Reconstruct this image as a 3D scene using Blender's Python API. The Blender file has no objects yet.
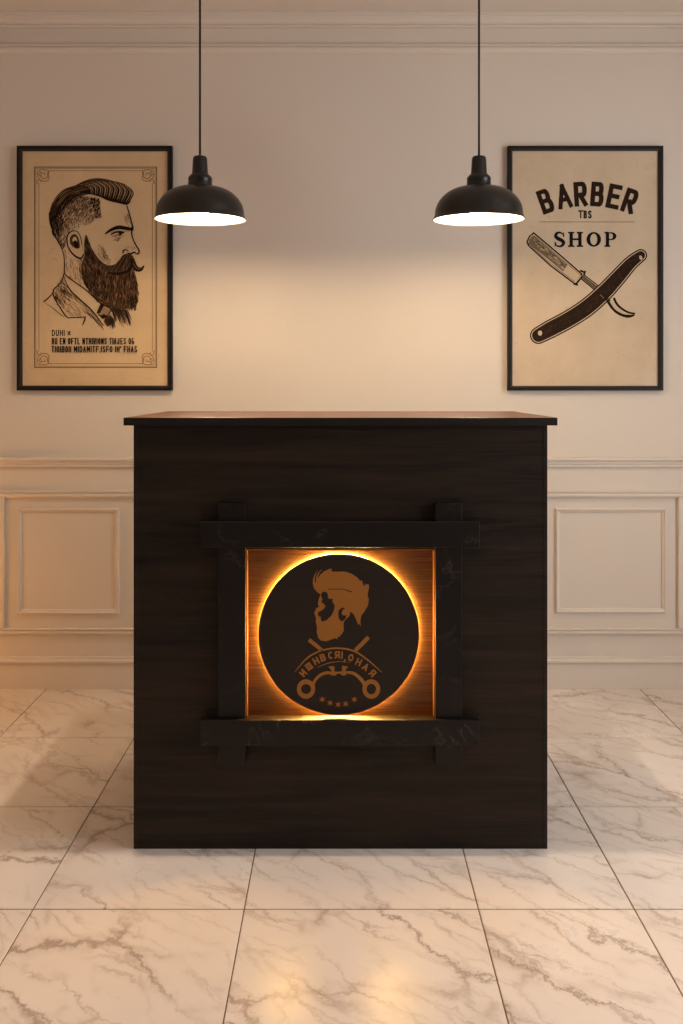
import bpy, bmesh, math, random
from mathutils import Vector, Matrix
from mathutils.geometry import tessellate_polygon
random.seed(7)
PI = math.pi
C = bpy.context.scene.collection
H = 1.2                      # eye height
F = 900.0                    # focal length, in pixels of the 683x1024 frame
HY = 386.0; CX = 341.5
YF = F * H / 463.0           # counter front
YW = 3.575                   # back wall plane
SW = F / YW

# ------------------------------------------------------------------ helpers
def s2l(c):
    return tuple(((v/255)/12.92 if v/255 <= .04045 else ((v/255+.055)/1.055)**2.4) for v in c)

def mat(name, rgb=(200,200,200), rough=.5, metal=0.0, spec=.5, emit=None, estr=0.0, coat=0.0):
    m = bpy.data.materials.new(name); m.use_nodes = True
    b = m.node_tree.nodes['Principled BSDF']
    b.inputs['Base Color'].default_value = (*s2l(rgb), 1)
    b.inputs['Roughness'].default_value = rough
    b.inputs['Metallic'].default_value = metal
    b.inputs['Specular IOR Level'].default_value = spec
    b.inputs['Coat Weight'].default_value = coat
    if emit:
        b.inputs['Emission Color'].default_value = (*emit, 1)
        b.inputs['Emission Strength'].default_value = estr
    return m

class NT:
    def __init__(s, m):
        s.m = m; s.t = m.node_tree; s.b = s.t.nodes['Principled BSDF']
    def n(s, typ, **kw):
        nd = s.t.nodes.new(typ)
        for k, v in kw.items():
            if k in nd.inputs.keys(): nd.inputs[k].default_value = v
            else: setattr(nd, k, v)
        return nd
    def l(s, a, b): s.t.links.new(a, b)
    def coord(s, kind='Object', scale=(1,1,1), rot=(0,0,0), loc=(0,0,0)):
        tc = s.n('ShaderNodeTexCoord'); mp = s.n('ShaderNodeMapping')
        mp.inputs['Scale'].default_value = scale; mp.inputs['Rotation'].default_value = rot
        mp.inputs['Location'].default_value = loc
        s.l(tc.outputs[kind], mp.inputs['Vector']); return mp.outputs['Vector']
    def noise(s, vec, scale, detail=4, rough=.5, dist=0):
        nd = s.n('ShaderNodeTexNoise'); nd.inputs['Scale'].default_value = scale
        nd.inputs['Detail'].default_value = detail; nd.inputs['Roughness'].default_value = rough
        nd.inputs['Distortion'].default_value = dist
        s.l(vec, nd.inputs['Vector']); return nd.outputs['Fac']
    def ramp(s, fac, stops):
        r = s.n('ShaderNodeValToRGB'); e = r.color_ramp.elements
        while len(e) < len(stops): e.new(.5)
        for i, (p, c) in enumerate(stops):
            e[i].position = p; e[i].color = (*c, 1) if len(c) == 3 else c
        s.l(fac, r.inputs['Fac']); return r.outputs['Color']
    def mix(s, fac, a, b, mode='MIX'):
        m = s.n('ShaderNodeMix', data_type='RGBA', blend_type=mode)
        for sock, v in ((m.inputs[0], fac), (m.inputs[6], a), (m.inputs[7], b)):
            if isinstance(v, (int, float)): sock.default_value = v
            elif isinstance(v, tuple): sock.default_value = (*v, 1)
            else: s.l(v, sock)
        return m.outputs[2]
    def bump(s, fac, strength, dist=.01):
        b = s.n('ShaderNodeBump'); b.inputs['Strength'].default_value = strength
        b.inputs['Distance'].default_value = dist
        s.l(fac, b.inputs['Height']); s.l(b.outputs['Normal'], s.b.inputs['Normal'])
    def math(s, op, a, b=None):
        m = s.n('ShaderNodeMath', operation=op)
        for i, v in enumerate((a, b)):
            if v is None: continue
            if isinstance(v, (int, float)): m.inputs[i].default_value = v
            else: s.l(v, m.inputs[i])
        return m.outputs[0]

def add_box(bm, x0, x1, y0, y1, z0, z1, bev=0.0, seg=2):
    r = bmesh.ops.create_cube(bm, size=1)
    vs = r['verts']
    bmesh.ops.scale(bm, vec=(x1-x0, y1-y0, z1-z0), verts=vs)
    bmesh.ops.translate(bm, vec=((x0+x1)/2, (y0+y1)/2, (z0+z1)/2), verts=vs)
    if bev:
        es = {e for v in vs for e in v.link_edges}
        bmesh.ops.bevel(bm, geom=list(es), offset=bev, segments=seg, affect='EDGES', profile=.5)

def add_lathe(bm, prof, n=64, mi=None, cap=False):
    rings = []
    for (r, z) in prof:
        rings.append([bm.verts.new((r*math.cos(2*PI*k/n), r*math.sin(2*PI*k/n), z)) for k in range(n)] if r > 1e-6 else [bm.verts.new((0,0,z))])
    for i in range(len(rings)-1):
        a, b = rings[i], rings[i+1]
        for k in range(n):
            k2 = (k+1) % n
            if len(a) == 1 and len(b) == 1: continue
            if len(a) == 1: f = bm.faces.new((a[0], b[k], b[k2]))
            elif len(b) == 1: f = bm.faces.new((a[k], b[0], a[k2]))
            else: f = bm.faces.new((a[k], b[k], b[k2], a[k2]))
            if mi: f.material_index = mi[i]
            f.smooth = True

def sweep_x(bm, prof, x0, x1):
    """Close a (y,z) profile into a bar running along x."""
    a = [bm.verts.new((x0, y, z)) for y, z in prof]; b = [bm.verts.new((x1, y, z)) for y, z in prof]
    n = len(prof)
    for i in range(n):
        j = (i+1) % n
        bm.faces.new((a[i], a[j], b[j], b[i]))
    bm.faces.new(a); bm.faces.new(b[::-1])

def link(name, bm, mats, parent=None, smooth_angle=None):
    bmesh.ops.recalc_face_normals(bm, faces=bm.faces)
    me = bpy.data.meshes.new(name); bm.to_mesh(me); bm.free()
    if not isinstance(mats, (list, tuple)): mats = [mats]
    for m in mats: me.materials.append(m)
    o = bpy.data.objects.new(name, me); C.objects.link(o)
    if parent: o.parent = parent
    return o

def struct(name, bm, m):
    o = link(name, bm, m); o['kind'] = 'structure'; return o

def thing(name, label, cat, loc=(0,0,0), group=None):
    o = bpy.data.objects.new(name, None); C.objects.link(o); o.location = loc
    o.empty_display_size = .05
    o['label'] = label; o['category'] = cat
    if group: o['group'] = group
    return o

# ---- flat drawing kit: every shape lives in a drawing plane (x right, z up), facing -y
class Sheet:
    """Ink laid on a flat sheet. Shapes are in a local drawing frame u,v -> metres on the sheet."""
    def __init__(s, fx, fz, lift=.0004):
        s.fx, s.fz = fx, fz; s.y = -lift; s.bm = bmesh.new(); s.layer = 0; s.step = 2e-5
    def P(s, u, v): return (s.fx(u), s.y - s.layer*s.step, s.fz(v))
    def poly(s, pts, holes=(), mi=0, smooth=0):
        loops = [list(pts)] + [list(h) for h in holes]
        if smooth: loops = [closed_smooth(l, smooth) for l in loops]
        vv = [[Vector((p[0], p[1], 0)) for p in l] for l in loops]
        tris = tessellate_polygon(vv)
        flat = [p for l in loops for p in l]
        vs = [s.bm.verts.new(s.P(*p)) for p in flat]
        for t in tris:
            try: s.bm.faces.new([vs[i] for i in t]).material_index = mi
            except ValueError: pass
        s.layer += 1
    def stroke(s, pts, w, mi=0, sm=6, taper=None):
        """pts through which the line runs; w = full width (number or list)."""
        if len(pts) > 2 and sm: path = smooth_path(pts, sm)
        else: path = [Vector((*p,)) for p in pts]
        n = len(path)
        if n == 2 and taper:
            path = [path[0].lerp(path[1], t/3) for t in range(4)]; n = 4
        ws = []
        for i in range(n):
            t = i/(n-1)
            if isinstance(w, (list, tuple)):
                k = t*(len(w)-1); a = int(min(k, len(w)-2)); wi = w[a]*(1-(k-a)) + w[a+1]*(k-a)
            else: wi = w
            if taper == 'both': wi *= max(.12, math.sin(PI*t)**.6)
            elif taper == 'end': wi *= max(.12, (1-t)**.7)
            ws.append(wi)
        L, R = [], []
        for i, p in enumerate(path):
            d = (path[min(i+1, n-1)] - path[max(i-1, 0)])
            if d.length < 1e-9: d = Vector((1,0))
            d.normalize(); nrm = Vector((-d.y, d.x)) * ws[i]/2
            L.append(s.bm.verts.new(s.P(*(p+nrm)))); R.append(s.bm.verts.new(s.P(*(p-nrm))))
        for i in range(n-1):
            s.bm.faces.new((L[i], L[i+1], R[i+1], R[i])).material_index = mi
        s.layer += .02 if taper else 1
    def disc(s, u, v, ru, rv, mi=0, n=20, hole=None, rot=0):
        def ell(a, b, m): return [(u + a*math.cos(2*PI*k/m)*math.cos(rot) - b*math.sin(2*PI*k/m)*math.sin(rot), v + a*math.cos(2*PI*k/m)*math.sin(rot) + b*math.sin(2*PI*k/m)*math.cos(rot)) for k in range(m)]
        s.poly(ell(ru, rv, n), [ell(hole[0], hole[1], n)] if hole else (), mi)
    def done(s, name, mats, parent):
        me = bpy.data.meshes.new(name)
        for f in s.bm.faces:
            f.normal_update()
            if f.normal.y > 0: f.normal_flip()
        s.bm.to_mesh(me); s.bm.free()
        for m in (mats if isinstance(mats, (list, tuple)) else [mats]): me.materials.append(m)
        o = bpy.data.objects.new(name, me); C.objects.link(o); o.parent = parent; return o

def smooth_path(pts, k=6):
    P = [Vector((p[0], p[1])) for p in pts]; out = []
    for i in range(len(P)-1):
        p0 = P[max(i-1, 0)]; p1 = P[i]; p2 = P[i+1]; p3 = P[min(i+2, len(P)-1)]
        for j in range(k):
            t = j/k
            out.append(.5*((2*p1) + (p2-p0)*t + (2*p0-5*p1+4*p2-p3)*t*t + (3*p1-p0-3*p2+p3)*t**3))
    out.append(P[-1]); return out
def closed_smooth(pts, k=3):
    P = [Vector((p[0], p[1])) for p in pts]; n = len(P); out = []
    for i in range(n):
        p0, p1, p2, p3 = P[i-1], P[i], P[(i+1) % n], P[(i+2) % n]
        for j in range(k):
            t = j/k
            q = .5*((2*p1) + (p2-p0)*t + (2*p0-5*p1+4*p2-p3)*t*t + (3*p1-p0-3*p2+p3)*t**3)
            out.append((q.x, q.y))
    return out
def arc(cx, cy, rx, ry, a0, a1, n=10):
    return [(cx + rx*math.cos(math.radians(a0+(a1-a0)*k/n)), cy + ry*math.sin(math.radians(a0+(a1-a0)*k/n))) for k in range(n+1)]

# line lettering on a unit cell: x 0..1, y 0 (foot) .. 1 (cap)
def bowl(y0, y1, x0=0, x1=1):
    r = (y1-y0)/2; k = min(.45, r*.9)
    return [(x0, y1), (x1-k, y1)] + arc(x1-k, (y0+y1)/2, k, r, 90, -90, 8) + [(x0, y0)]
OV = arc(.5, .5, .5, .5, 90, 450, 20)
GL = {
 'A': [[(0,0),(.5,1),(1,0)], [(.18,.33),(.82,.33)]],
 'B': [[(0,0),(0,1)], bowl(.52,1,0,.93), bowl(0,.52,0,1)],
 'C': [arc(.52,.5,.5,.5,60,300,14)],
 'D': [[(0,0),(0,1)], bowl(0,1)],
 'E': [[(1,1),(0,1),(0,0),(1,0)], [(0,.52),(.85,.52)]],
 'F': [[(1,1),(0,1),(0,0)], [(0,.52),(.8,.52)]],
 'G': [arc(.52,.5,.5,.5,55,345,14) + [(1,.48),(.6,.48)]],
 'H': [[(0,0),(0,1)], [(1,0),(1,1)], [(0,.5),(1,.5)]],
 'I': [[(.5,0),(.5,1)]],
 'J': [[(.8,1),(.8,.25),(.6,0),(.2,0),(0,.25)]],
 'L': [[(0,1),(0,0),(1,0)]],
 'M': [[(0,0),(0,1),(.5,.35),(1,1),(1,0)]],
 'N': [[(0,0),(0,1),(1,0),(1,1)]],
 'O': [OV],
 'P': [[(0,0),(0,1)], bowl(.45,1)],
 'R': [[(0,0),(0,1)], bowl(.45,1), [(.45,.45),(1,0)]],
 'S': [[(.95,.82),(.72,1),(.28,1),(.03,.78),(.25,.56),(.75,.46),(.97,.22),(.72,0),(.28,0),(.03,.18)]],
 'T': [[(0,1),(1,1)], [(.5,0),(.5,1)]],
 'U': [[(0,1),(0,.22),(.25,0),(.75,0),(1,.22),(1,1)]],
 'W': [[(0,1),(.25,0),(.5,.8),(.75,0),(1,1)]],
 'X': [[(0,0),(1,1)], [(0,1),(1,0)]],
 'и': [[(0,1),(0,0),(1,1),(1,0)]],
 'ш': [[(0,1),(0,0),(1,0),(1,1)], [(.5,0),(.5,1)], [(0,1),(1,1)]],
 'я': [[(1,0),(1,1)], [(1-a,b) for a,b in bowl(.45,1)], [(.55,.45),(0,0)]],
 '*': [[(0,.1),(1,.9)], [(0,.9),(1,.1)], [(.5,.1),(.5,.9)]],
 '.': [[(.4,0),(.6,0)]],
 ',': [[(.5,.08),(.35,-.2)]],
 "'": [[(.5,1),(.4,.75)]],
}
def letter(sh, ch, u, v, w, h, lw, rot=0, mi=0):
    """(u,v) = middle of the letter; v grows downwards on the sheet; rot clockwise in radians."""
    def T(p):
        a = (p[0]-.5)*(w-lw); b = -(p[1]-.5)*(h-lw)
        return (u + a*math.cos(rot) - b*math.sin(rot), v + a*math.sin(rot) + b*math.cos(rot))
    for st in GL[ch]:
        q = [T(p) for p in st]
        for i in range(len(q)-1):       # mitre-free joins: extend each piece half a line
            a, b = Vector(q[i]), Vector(q[i+1]); d = (b-a)
            if d.length < 1e-6: continue
            d = d.normalized()*lw*(.5 if len(q) < 7 else .22)
            sh.stroke([tuple(a-d), tuple(b+d)], lw, mi, sm=0)
def text_line(sh, txt, u0, u1, v0, v1, lw, mi=0):
    wd = {'I': .45, ' ': .55, '.': .4, ',': .4, "'": .4, 'M': 1.15, 'W': 1.15}
    tot = sum(wd.get(c, 1) for c in txt); k = (u1-u0)/tot; u = u0
    for c in txt:
        w = wd.get(c, 1)*k
        if c != ' ': letter(sh, c, u+w/2, (v0+v1)/2, w*.78 if c != 'I' else lw*1.2, v1-v0, lw, 0, mi)
        u += w

# ------------------------------------------------------------------ materials
M = {}
def wall_paint(name, rgb):
    m = mat(name, rgb, .62, spec=.3); t = NT(m)
    v = t.coord('Object')
    c = t.mix(t.noise(v, 2.2, 3), tuple(x*.97 for x in s2l(rgb)), tuple(min(1, x*1.03) for x in s2l(rgb)))
    t.l(c, t.b.inputs['Base Color']); t.bump(t.noise(v, 420, 2), .05, .002); return m
M['wall'] = wall_paint('wall_paint', (226,214,202))
M['trim'] = wall_paint('trim_paint', (228,216,204))
M['trim'].node_tree.nodes['Principled BSDF'].inputs['Roughness'].default_value = .42
M['ceil'] = wall_paint('ceiling_paint', (228,218,208))

def marble():
    m = mat('marble_tile', (225,214,204), .2, spec=.5); t = NT(m)
    base = t.coord('UV', (1,1,1), (0,0,math.radians(40)))
    dn = t.n('ShaderNodeTexNoise'); dn.inputs['Scale'].default_value = 3.2; dn.inputs['Detail'].default_value = 9; dn.inputs['Roughness'].default_value = .68
    t.l(base, dn.inputs['Vector'])
    def vein(scale, sx, sy, amp, wide, seed):
        off = t.n('ShaderNodeVectorMath', operation='MULTIPLY_ADD')
        t.l(dn.outputs['Color'], off.inputs[0]); off.inputs[1].default_value = (amp, amp, 0); t.l(base, off.inputs[2])
        st = t.n('ShaderNodeMapping'); st.inputs['Scale'].default_value = (sx, sy, 1); st.inputs['Location'].default_value = (seed, seed*1.7, 0)
        t.l(off.outputs[0], st.inputs['Vector'])
        vo = t.n('ShaderNodeTexVoronoi', feature='DISTANCE_TO_EDGE'); vo.inputs['Scale'].default_value = scale
        t.l(st.outputs['Vector'], vo.inputs['Vector'])
        return t.ramp(vo.outputs['Distance'], [(0,(1,1,1)),(wide*.5,(.65,)*3),(wide,(.22,)*3),(wide*2.6,(0,0,0))])
    def mask(scale, a, b, sd):
        mp = t.n('ShaderNodeMapping'); mp.inputs['Location'].default_value = (sd, sd, 0); mp.inputs['Scale'].default_value = (.8, 1.5, 1)
        t.l(base, mp.inputs['Vector'])
        return t.ramp(t.noise(mp.outputs['Vector'], scale, 4), [(a,(0,0,0)),(b,(1,1,1))])
    cloud = t.noise(base, 2.6, 6, .6)
    c = t.mix(cloud, s2l((241,231,222)), s2l((221,207,196)))
    for sc_, sx, sy, amp, wd, sd, k, a, b, col in ((2.6, .5, 1.9, .34, .020, 3.1, .75, .42, .60, (138,110,88)),
                                                  (5.2, .5, 2.1, .22, .032, 8.3, .6, .42, .62, (156,130,108)),
                                                  (9.0, .45, 2.2, .16, .05, 1.3, .42, .46, .64, (160,136,116))):
        c = t.mix(t.math('MULTIPLY', t.math('MULTIPLY', vein(sc_, sx, sy, amp, wd, sd), mask(sc_*.8, a, b, sd)), k), c, s2l(col))
    t.l(c, t.b.inputs['Base Color'])
    rr = t.ramp(cloud, [(0,(.24,)*3),(1,(.33,)*3)]); t.l(rr, t.b.inputs['Roughness'])
    return m
M['marble'] = marble()
M['grout'] = mat('grout', (112,84,60), .8)

def dark_wood(name, a, b, scale=1.0, rough=.5, rot=(0,0,0), spec=.5):
    m = mat(name, a, rough, spec=spec); t = NT(m)
    v = t.coord('Object', (.9*scale, 6*scale, 14*scale), rot)
    g = t.noise(v, 2.2, 8, .65, .6)
    v2 = t.coord('Object', (2*scale, 20*scale, 90*scale), rot)
    g2 = t.noise(v2, 2, 5, .6)
    v3 = t.coord('Object', (1, 2, 3.4))
    big = t.ramp(t.noise(v3, 1.5, 2), [(.38,(0,0,0)),(.66,(1,1,1))])
    c = t.mix(t.ramp(g, [(.35,(0,0,0)),(.72,(1,1,1))]), s2l(a), s2l(b))
    c = t.mix(t.math('MULTIPLY', t.ramp(g2, [(.4,(0,0,0)),(.7,(1,1,1))]), .55), c, s2l(a), 'MIX')
    c = t.mix(t.math('MULTIPLY', big, .35), c, s2l(b))
    t.l(c, t.b.inputs['Base Color'])
    t.bump(g2, .25, .0015)
    rr = t.ramp(g, [(0,(rough-.08,)*3),(1,(rough+.1,)*3)]); t.l(rr, t.b.inputs['Roughness'])
    return m
M['wood'] = dark_wood('ebonised_wood', (13,9,8), (54,41,31), rough=.52, spec=.22)
M['top'] = dark_wood('countertop_wood', (70,32,16), (110,56,28), rough=.3, spec=.5)
M['topedge'] = dark_wood('countertop_edge', (15,11,10), (28,20,17), rough=.5, spec=.35)
M['discwood'] = dark_wood('sign_wood', (32,23,19), (44,33,26), 1.6, .55, spec=.3)

def beam_mat():
    m = mat('dark_slate', (30,25,25), .45, spec=.28); t = NT(m)
    v = t.coord('Object', (1,1,1))
    n = t.noise(v, 7, 8, .62, .8)
    ridge = t.math('ABSOLUTE', t.math('SUBTRACT', n, .5))
    vein = t.ramp(ridge, [(0,(1,1,1)),(.006,(.4,.4,.4)),(.02,(0,0,0))])
    mask = t.ramp(t.noise(v, 9, 2), [(.5,(0,0,0)),(.68,(1,1,1))])
    c = t.mix(t.noise(v, 14, 5), s2l((12,8,8)), s2l((25,19,18)))
    c = t.mix(t.math('MULTIPLY', t.math('MULTIPLY', vein, mask), .6), c, s2l((90,80,74)))
    t.l(c, t.b.inputs['Base Color']); t.bump(t.noise(v, 60, 4), .15, .002); return m
M['beam'] = beam_mat()

def brushed():
    m = mat('brushed_bronze', (150,100,50), .45, metal=.35); t = NT(m)
    v = t.coord('Object', (3, 1, 190)); g = t.noise(v, 2.0, 6, .7)
    c = t.mix(t.ramp(g, [(.3,(0,0,0)),(.7,(1,1,1))]), s2l((36,22,11)), s2l((102,68,37)))
    t.l(c, t.b.inputs['Base Color']); t.bump(g, .25, .001); return m
M['bronze'] = brushed()
M['brass'] = mat('brass_edge', (150,98,46), .4, metal=.7)
M['goldprint'] = mat('gold_print', (160,104,44), .6, spec=.3)
M['led'] = mat('led_strip', (255,200,120), .5, emit=(1.0,.54,.11), estr=320)
M['black_metal'] = mat('black_enamel', (21,15,12), .34, spec=.45)
t = NT(M['black_metal']); t.bump(t.noise(t.coord('Object'), 260, 2), .12, .001)
M['white_enamel'] = mat('white_enamel', (245,240,230), .45)
M['cord'] = mat('black_cord', (9,7,6), .6)
M['bulb'] = mat('warm_bulb', (255,240,220), .4, emit=(1.0,.74,.44), estr=215)
M['amber'] = mat('added_amber_globe', (255,190,110), .4, emit=(1.0,.44,.08), estr=15)  # glow of the added globe that warms the left side
M['unseen_lens'] = mat('unseen_spot_lens', (255,245,230), .4, emit=(1.0,.85,.68), estr=8)  # lens glow of the unseen ceiling spots added for the floor
M['frame'] = mat('black_frame', (13,9,7), .5, spec=.3)
M['frame_in'] = mat('frame_lip', (34,21,16), .55)
M['glass'] = mat('window_glass', (235,240,245), .02)
M['glass'].node_tree.nodes['Principled BSDF'].inputs['Transmission Weight'].default_value = 1

def paper(name, a, b, spots):
    m = mat(name, a, .8, spec=.2); t = NT(m); v = t.coord('Object')
    c = t.mix(t.ramp(t.noise(v, 6, 6, .6), [(.3,(0,0,0)),(.7,(1,1,1))]), s2l(a), s2l(b))
    c = t.mix(t.math('MULTIPLY', t.ramp(t.noise(v, 38, 5, .7, 1.2), [(.60,(0,0,0)),(.74,(1,1,1))]), .45), c, s2l(spots))
    c = t.mix(t.ramp(t.noise(v, 500, 2), [(.35,(0,0,0)),(.65,(.12,)*3)]), c, s2l(spots))
    t.l(c, t.b.inputs['Base Color']); return m
M['paperL'] = paper('aged_paper_tan', (210,180,142), (226,196,156), (168,134,94))
M['paperR'] = paper('aged_paper_cream', (206,184,156), (220,200,174), (172,140,104))
M['ink'] = mat('ink_dark', (34,22,14), .8, spec=.1)
M['ink2'] = mat('ink_brown', (78,54,36), .8, spec=.1)
M['wash'] = mat('ink_wash', (128,96,66), .8, spec=.1)
M['wash2'] = mat('ink_wash_pale', (164,130,96), .8, spec=.1)
M['border'] = mat('border_brown', (132,96,62), .8, spec=.1)
M['paperplainL'] = mat('paper_light', (210,180,142), .8, spec=.1)
M['cream'] = mat('ink_gap_cream', (206,182,150), .8, spec=.1)
M['handle'] = mat('ink_handle', (46,30,20), .8, spec=.1)
M['blade'] = mat('ink_blade', (122,102,78), .8, spec=.1)
M['shopink'] = mat('ink_black', (24,22,26), .8, spec=.1)

# ------------------------------------------------------------------ the room
XL, XR, YB = -2.3, 2.3, -2.6
ZC = 2.674
WX0, WX1 = XL-.12, XR+.12
bm = bmesh.new(); add_box(bm, WX0, WX1, YW, YW+.12, -.0, ZC+.1); struct('wall_back', bm, M['wall'])
bm = bmesh.new(); add_box(bm, WX0, WX1, YB, YW+.12, ZC, ZC+.1); struct('ceiling', bm, M['ceil'])
bm = bmesh.new(); add_box(bm, XL-.12, XL, YB, YW, 0, ZC); struct('wall_left', bm, M['wall'])
# right wall with a window opening that starts level with the counter's front
wy0, wy1, wz0, wz1 = .75, YF+.12, .55, 2.25
bm = bmesh.new()
add_box(bm, XR, XR+.12, YB, wy0, 0, ZC); add_box(bm, XR, XR+.12, wy1, YW, 0, ZC)
add_box(bm, XR, XR+.12, wy0, wy1, 0, wz0); add_box(bm, XR, XR+.12, wy0, wy1, wz1, ZC)
struct('wall_right', bm, M['wall'])
bm = bmesh.new()
for a in ((wy0, wy0+.05, wz0, wz1), (wy1-.05, wy1, wz0, wz1), (wy0, wy1, wz0, wz0+.05), (wy0, wy1, wz1-.05, wz1), ((wy0+wy1)/2-.02, (wy0+wy1)/2+.02, wz0, wz1)):
    add_box(bm, XR+.03, XR+.09, *a, bev=.004)
wn = struct('window_1', bm, M['trim'])

# floor: marble slabs with narrow grout joints
xs = [H*k for k in (-.975, -.59, -.186, .262, .56, .985)]
while xs[0] > XL: xs.insert(0, xs[0]-.48)
while xs[-1] < XR: xs.append(xs[-1]+.48)
xs[0] = XL; xs[-1] = XR
k0 = F*H; ys = [k0*(.00331-.000466*i) for i in range(30)]
ys = [y for y in ys if y > YB]; ys.append(YB); ys[0] = YW
bm = bmesh.new(); uvl = bm.loops.layers.uv.new('UVMap'); g = .002
for i in range(len(xs)-1):
    for j in range(len(ys)-1):
        x0, x1, y0, y1 = xs[i]+.0014, xs[i+1]-.0014, ys[j+1]+g, ys[j]-g
        nb = len(bm.faces)
        pre = set(bm.faces)
        e = .0012
        lo = [bm.verts.new((x, y, -.004)) for x, y in ((x0,y0),(x1,y0),(x1,y1),(x0,y1))]
        mid = [bm.verts.new((x, y, -e)) for x, y in ((x0,y0),(x1,y0),(x1,y1),(x0,y1))]
        hi = [bm.verts.new((x, y, 0)) for x, y in ((x0+e,y0+e),(x1-e,y0+e),(x1-e,y1-e),(x0+e,y1-e))]
        fs = [bm.faces.new(hi)]
        for k in range(4):
            k2 = (k+1) % 4
            fs.append(bm.faces.new((lo[k], lo[k2], mid[k2], mid[k]))); fs.append(bm.faces.new((mid[k], mid[k2], hi[k2], hi[k])))
        ox, oy = random.uniform(-20, 20), random.uniform(-20, 20)
        for f in fs:
            for l in f.loops: l[uvl].uv = (l.vert.co.x+ox, l.vert.co.y+oy)
r = bmesh.ops.create_cube(bm, size=1)
bmesh.ops.scale(bm, vec=(XR-XL+.2, YW-YB+.1, .1), verts=r['verts'])
bmesh.ops.translate(bm, vec=((XL+XR)/2, (YW+YB)/2, -.052), verts=r['verts'])
for v in r['verts']:
    for f in v.link_faces: f.material_index = 1
struct('floor', bm, [M['marble'], M['grout']])

def zy(y): return H + (HY-y)/SW        # height on the wall plane for a photo row
def bead(z0, z1, d):
    """moulding profile (y,z): rounded nose with small fillets, z0 bottom, z1 top, d projection"""
    h = z1-z0; P = [(YW+.001, z0), (YW-d*.35, z0), (YW-d*.45, z0+h*.12)]
    P += [(YW-d*.45-d*.5*math.sin(a), z0+h*(.45-.33*math.cos(a))) for a in [PI*k/8*.9 for k in range(1, 8)]]
    P += [(YW-d*.62, z0+h*.78), (YW-d*1.05, z0+h*.82), (YW-d*1.05, z1-h*.03), (YW-d*.98, z1), (YW+.001, z1)]
    return P
tn = [0]
def trim(bm):
    tn[0] += 1; return struct('trim_%d' % tn[0], bm, M['trim'])
# cornice at the ceiling: crown, frieze band, lower bead
bm = bmesh.new()
cr = [(YW+.001, 2.622), (YW-.010, 2.622), (YW-.012, 2.628), (YW-.008, 2.630)]
cr += [(YW-.010-.020*math.sin(a), 2.632+.022*(1-math.cos(a))) for a in [PI/2*k/8 for k in range(1, 9)]]
cr += [(YW-.031, 2.657), (YW-.036, 2.659), (YW-.036, ZC-.0005), (YW+.001, ZC-.0005)]
sweep_x(bm, cr, XL, XR); trim(bm)
bm = bmesh.new(); sweep_x(bm, bead(2.519, 2.552, .017), XL, XR); trim(bm)
# chair rail
bm = bmesh.new()
rl_ = [(YW+.001, .873), (YW-.010, .873), (YW-.013, .877), (YW-.013, .884), (YW-.018, .888), (YW-.019, .896), (YW-.024, .900), (YW-.028, .9035), (YW-.028, .9095), (YW-.025, .912), (YW+.001, .912)]
rl_ = [(a, b+.005) for a, b in rl_]; sweep_x(bm, rl_, XL, XR); trim(bm)
# dado panels: raised frames of moulding
def frame_ring(x0, x1, z0, z1, w, d):
    bm = bmesh.new()
    prof = [(0, 0), (.06, .55), (.22, 1.0), (.42, .95), (.55, .62), (.8, .5), (.94, .35), (1, 0)]
    loops = []
    for (a, b) in prof:
        o = a*w
        loops.append([bm.verts.new((x, YW+.0005-b*d, z)) for x, z in ((x0+o,z0+o),(x1-o,z0+o),(x1-o,z1-o),(x0+o,z1-o))])
    for i in range(len(loops)-1):
        for k in range(4):
            k2 = (k+1) % 4
            bm.faces.new((loops[i][k], loops[i][k2], loops[i+1][k2], loops[i+1][k]))
    for k in range(4):
        k2 = (k+1) % 4; bm.faces.new((loops[-1][k], loops[-1][k2], loops[0][k2], loops[0][k]))
    return bm
def wx(px): return (px-CX)/SW
trim(frame_ring(wx(17.3), wx(119.8), zy(613.7), zy(507.8), .019, .013))
trim(frame_ring(wx(555.2), wx(665.8), zy(612.6), zy(507.8), .019, .013))
bm = bmesh.new(); sweep_x(bm, bead(zy(498), zy(490.6), .018), XL, XR); trim(bm)
bm = bmesh.new(); sweep_x(bm, bead(zy(634.6), zy(627.6), .018), XL, XR); trim(bm)
for x in (wx(3), wx(679.5)):
    bm = bmesh.new(); add_box(bm, x-.009, x+.009, YW-.015, YW+.001, zy(627.7), zy(496), bev=.004, seg=3); trim(bm)
for x0, x1 in ((XL+.1, wx(3)-.08), (wx(679.5)+.08, XR-.1)):
    trim(frame_ring(x0, x1, zy(613), zy(509), .019, .013))
bm = bmesh.new()
zb = zy(656)
bb = [(YW+.001, .0005), (YW-.012, .0005), (YW-.012, zb-.025), (YW-.020, zb-.023), (YW-.022, zb-.019), (YW-.021, zb-.012), (YW-.014, zb-.009), (YW-.014, zb-.003), (YW-.010, zb), (YW+.001, zb)]
sweep_x(bm, bb, XL, XR); o = link('baseboard_back', bm, M['trim']); o['kind'] = 'structure'
for nm, x0, x1 in (('baseboard_left', XL-.001, XL+.018), ('baseboard_right', XR-.018, XR+.001)):
    bm = bmesh.new(); add_box(bm, x0, x1, YB, YW-.023, .0005, zb, bev=.004); struct(nm, bm, M['trim'])

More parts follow.
